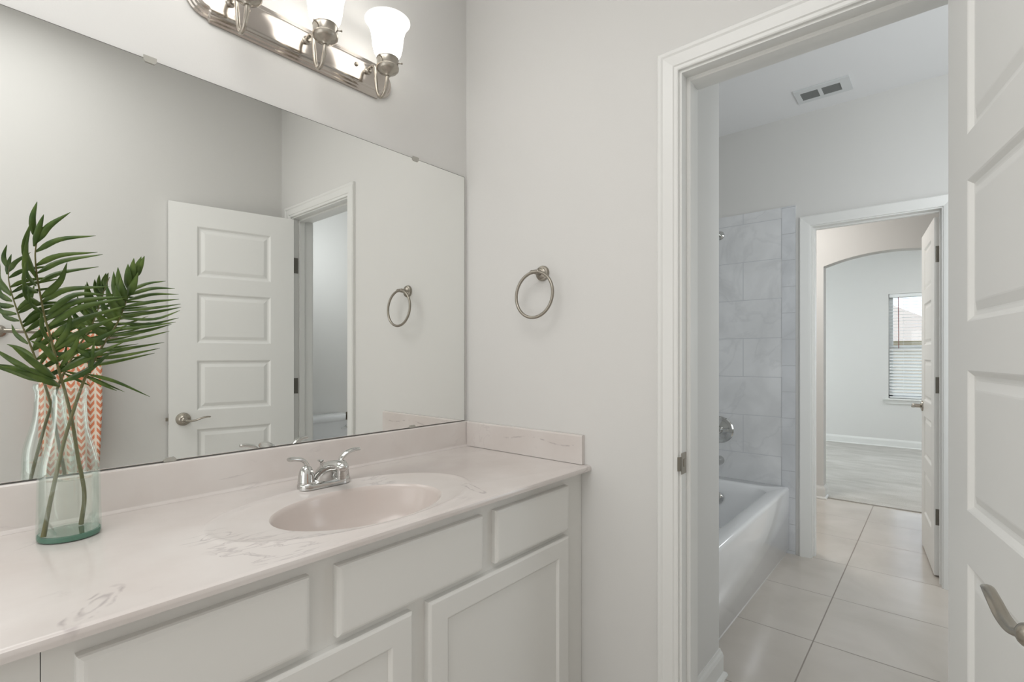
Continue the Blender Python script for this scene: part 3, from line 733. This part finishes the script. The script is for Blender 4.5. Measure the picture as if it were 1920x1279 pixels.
# ------------------------------------------------------------------ bathroom: tub, fittings, vent, toilet
TX0, TX1, TYF, TYB, TZ = .609, F0-.010, -.702, .050, .415
def rrect(x0, x1, y0, y1, r, z, n=6):
    q = []
    for cx_, cy_, a0 in ((x1-r, y1-r, 0), (x0+r, y1-r, 90), (x0+r, y0+r, 180), (x1-r, y0+r, 270)):
        for i in range(n+1): a = R(a0+90*i/n); q.append((cx_+r*math.cos(a), cy_+r*math.sin(a), z))
    return q
tub = thing('bathtub', 'white alcove bathtub with flat glossy apron along the tiled wall', 'bathtub', (1.37, -.32, 0))
m = MB()
m.loops([rrect(TX0, TX1, TYF+.014, TYB, .004, 0), rrect(TX0, TX1, TYF+.014, TYB, .004, .022), rrect(TX0, TX1, TYF, TYB, .004, .034), rrect(TX0, TX1, TYF, TYB, .004, TZ-.020), rrect(TX0, TX1, TYF+.002, TYB, .006, TZ-.010), rrect(TX0, TX1, TYF+.008, TYB, .010, TZ-.002), rrect(TX0, TX1, TYF+.018, TYB, .014, TZ),
         rrect(TX0+.09, TX1-.115, TYF+.078, TYB-.06, .10, TZ-.001), rrect(TX0+.10, TX1-.125, TYF+.088, TYB-.07, .10, TZ-.010), rrect(TX0+.13, TX1-.135, TYF+.098, TYB-.08, .10, TZ-.06), rrect(TX0+.28, TX1-.165, TYF+.13, TYB-.11, .10, .12), rrect(TX0+.36, TX1-.24, TYF+.18, TYB-.16, .08, .075)], True, True, True)
m.build('tub_shell', PORC, tub, 50)
m = MB(); m.lathe([(.036, 0), (.036, .004), (.030, .010), (.012, .013), (.0, .013)], (TX1-.150, -.315, TZ-.105), (-1, 0, .12), 28); m.build('overflow_plate', CHROME, tub, 40, label='chrome overflow plate')
TC = -.280; FW = F0-.0082
vv = thing('shower_valve', 'round chrome shower valve trim on the tiled wall above the tub', 'valve', (FW, TC, .735))
m = MB(); m.lathe([(.090, 0), (.090, .003), (.084, .010), (.066, .013), (.064, .010), (.050, .012), (.034, .020), (.0, .020)], (FW, TC, .735), (-1, 0, 0), 48); m.build('escutcheon', CHROME, vv, 30)
m = MB(); m.lathe([(.026, .018), (.026, .050), (.022, .058), (.0, .060)], (FW, TC, .735), (-1, 0, 0), 28); m.tube(cr([(FW-.045, TC, .735), (FW-.052, TC-.03, .741), (FW-.058, TC-.066, .748)], 5), .008, 12, True, .6)
m.build('handle', CHROME, vv, 40)
sp = thing('tub_spout', 'chrome tub spout on the tiled wall below the shower valve', 'spout', (FW, TC, .525))
m = MB(); m.lathe([(.030, 0), (.030, .006), (.027, .010), (.026, .09), (.024, .125), (.018, .140), (.0, .144)], (FW, TC, .527), (-1, 0, -.06), 28); m.build('body', CHROME, sp, 40)
m = MB(); m.tube([(FW-.118, TC, .545), (FW-.118, TC, .562)], .005, 10); m.build('diverter_knob', CHROME, sp, 40)
sh = thing('shower_fixture', 'chrome shower arm with round flange at the top of the tiled wall', 'shower head', (FW, TC+.003, 2.052))
m = MB(); m.lathe([(.030, 0), (.028, .006), (.018, .012), (.011, .014)], (FW, TC, 2.052), (-1, 0, 0), 28, False, True); m.build('flange', CHROME, sh, 40)
m = MB(); m.tube(cr([(FW-.008, TC, 2.052), (FW-.06, TC, 2.055), (FW-.11, TC, 2.035), (FW-.15, TC, 1.995)], 6), .0105, 12); m.build('arm', CHROME, sh, 50)
m = MB(); m.lathe([(.012, 0), (.016, .012), (.020, .03), (.034, .050), (.038, .056), (.036, .060), (.0, .060)], (FW-.148, TC, 1.998), (-.7, 0, -.72), 28); m.build('spray_head', CHROME, sh, 40)

cv = thing('ceiling_vent', 'white ceiling register with two dark louver banks above the bathroom', 'vent', (1.875, -.92, H))
vx0, vx1, vy0, vy1 = 1.800, 1.972, -.785, -1.050
m = MB(); z0 = H-.0005
bx_, bw_ = (1.842, 1.936), ((-.812, -.898), (-.916, -1.004))
xs = [vx0, bx_[0], bx_[1], vx1]; ys = [vy0, bw_[0][0], bw_[0][1], bw_[1][0], bw_[1][1], vy1]
for i in range(3):
    for j in range(5):
        if i == 1 and j in (1, 3): continue
        m.box(xs[i], xs[i+1], ys[j], ys[j+1], z0-.008, z0)
m.build('frame', VENTW, cv)
m = MB()
for a, b in bw_: m.box(bx_[0], bx_[1], a, b, z0-.0012, z0-.0002)  # dark sheet painted as the shade behind the louvers
m.build('duct_shade_sheet', VENTD, cv, label='dark sheet standing in for shade in the duct')
m = MB()
for a, b in bw_:
    for k in range(4):
        x = bx_[0]+.012+.0235*k
        m.loops([[(x, a, z0-.0015), (x+.010, a, z0-.0075)], [(x, b, z0-.0015), (x+.010, b, z0-.0075)]], closed=False)
o = m.build('louvers', P('louver_grey', (128, 130, 128), .6), cv, label='grey louver blades'); md = o.modifiers.new('t', 'SOLIDIFY'); md.thickness = .0012

to = thing('toilet', 'white two-piece toilet against the far side wall, tank seen in the mirror', 'toilet', (.62, -2.2, 0))
m = MB(); m.loops([rrect(.43, .83, -2.405, -2.235, .03, .40), rrect(.42, .85, -2.41, -2.222, .035, .55), rrect(.405, .862, -2.414, -2.208, .04, .722)], True, True, True); m.build('tank', PORC, to, 40)
m = MB(); m.loops([rrect(.398, .869, -2.416, -2.200, .04, .7225), rrect(.396, .871, -2.416, -2.196, .042, .730), rrect(.396, .871, -2.416, -2.196, .042, .752), rrect(.404, .863, -2.412, -2.204, .04, .762), rrect(.43, .84, -2.40, -2.23, .03, .766)], True, True, True); m.build('tank_lid', PORC, to, 40)
m = MB(); m.lathe([(.010, 0), (.010, .008), (.006, .012)], (.800, -2.2085, .672), (0, 1, 0), 14, False, True); m.tube(cr([(.800, -2.194, .672), (.775, -2.188, .670), (.742, -2.186, .660)], 4), [.006]*9, 10, True, .6); m.build('flush_lever', CHROME, to, 50, label='chrome flush lever')
def egg(cx_, w, y0, y1, z, n=28):
    q = []
    for i in range(n):
        t = 2*PI*i/n; yy = (y0+y1)/2+(y1-y0)/2*math.sin(t); q.append((cx_+w*math.cos(t)*(1-.12*math.sin(t)), yy, z))
    return q
m = MB(); m.loops([egg(.634, .11, -2.22, -1.86, 0), egg(.634, .10, -2.22, -1.88, .10), egg(.634, .12, -2.22, -1.82, .22), egg(.634, .17, -2.23, -1.73, .34), egg(.634, .185, -2.23, -1.70, .395)], True, True, True); m.build('bowl', PORC, to, 60)
m = MB(); m.loops([egg(.634, .188, -2.20, -1.69, .397), egg(.634, .190, -2.20, -1.688, .410), egg(.634, .18, -2.19, -1.70, .424)], True, True, True); m.build('seat_lid', PORC, to, 50)

# ------------------------------------------------------------------ bedroom window with blind
m = MB(); wx = BX+.055; fr = .045
yA, yB = W0-.0, W1
for a in ((wx, wx+.06, yA, yA-fr, WZ0, WZ1), (wx, wx+.06, yB+fr, yB, WZ0, WZ1), (wx, wx+.06, yA, yB, WZ1-fr, WZ1), (wx, wx+.06, yA, yB, WZ0, WZ0+fr)): m.box(*a, .002)
zm = (WZ0+WZ1)/2-.01
m.box(wx+.005, wx+.05, yA, yB, zm-.022, zm+.022, .002)
win = struct(m.build('window_1', VINYL)); OFF[win.name] = Vector()
for z0_, z1_, dx in ((WZ0+fr, zm-.022, .02), (zm+.022, WZ1-fr, .035)):
    MB().box(wx+dx, wx+dx+.004, yA-fr, yB+fr, z0_, z1_).build('pane', PANE, win)
m = MB(); m.box(BX-.045, BX+.056, W0+.055, W1-.055, WZ0-.022, WZ0, .004); m.box(BX-.016, BX, W0+.04, W1-.04, WZ0-.075, WZ0-.022, .003); m.build('window_sill', TRIM, win)
bl = thing('window_blind', 'white slatted blind hanging inside the bedroom window', 'blind', (BX+.03, (W0+W1)/2, WZ1))
MB().box(BX+.006, BX+.048, W0-.006, W1+.006, WZ1-.045, WZ1-.002, .003).build('headrail', BLIND, bl)
m = MB(); n = 31
for k in range(n):
    z = WZ1-.065-k*.0425
    tilt = R(1) if z > zm else R(42)
    c, s = math.cos(tilt)*.024, math.sin(tilt)*.024
    m.add([(BX+.027-c, W0-.010, z-s), (BX+.027-c, W1+.010, z-s), (BX+.027, W1+.010, z+.003), (BX+.027, W0-.010, z+.003), (BX+.027+c, W1+.010, z+s), (BX+.027+c, W0-.010, z+s)], [(0, 1, 2, 3), (3, 2, 4, 5)])
o = m.build('slats', BLIND, bl); md = o.modifiers.new('t', 'SOLIDIFY'); md.thickness = .0014
MB().box(BX+.006, BX+.048, W0-.010, W1+.010, WZ0+.004, WZ0+.024, .003).build('bottom_rail', BLIND, bl)
m = MB(); m.tube([(BX+.000, W0-.105, WZ1-.045), (BX-.002, W0-.110, WZ1-.73)], .0045, 8); m.build('tilt_wand', WAND, bl, label='dark red tilt wand')
m = MB()
for y in (W0-.16, (W0+W1)/2, W1+.16): m.tube([(BX+.002, y, WZ1-.04), (BX+.002, y, WZ0+.02)], .0015, 6)
m.build('ladder_cord', BLIND, bl)

# ------------------------------------------------------------------ outside
nh = thing('neighbor_house', 'tan house with a sloping shingled roof beyond the bedroom window', 'house', (17, .5, -.3))
m = MB(); m.box(14.3, 19, -1.95, 7.0, -.3, 1.62); m.build('wall', HOUSEW, nh)
m = MB(); m.add([(14.0, -2.2, 1.58), (19.4, -2.2, 1.58), (19.4, 7.4, 1.58), (14.0, 7.4, 1.58), (16.5, .55, 3.15), (16.5, 4.0, 3.15)], [(0, 3, 5, 4), (2, 1, 4, 5), (1, 0, 4), (3, 2, 5), (0, 1, 2, 3)])
m.build('roof', ROOF, nh)
struct(MB().box(BX+.14, 40, -25, 20, -.45, -.3).build('ground', GRASS))
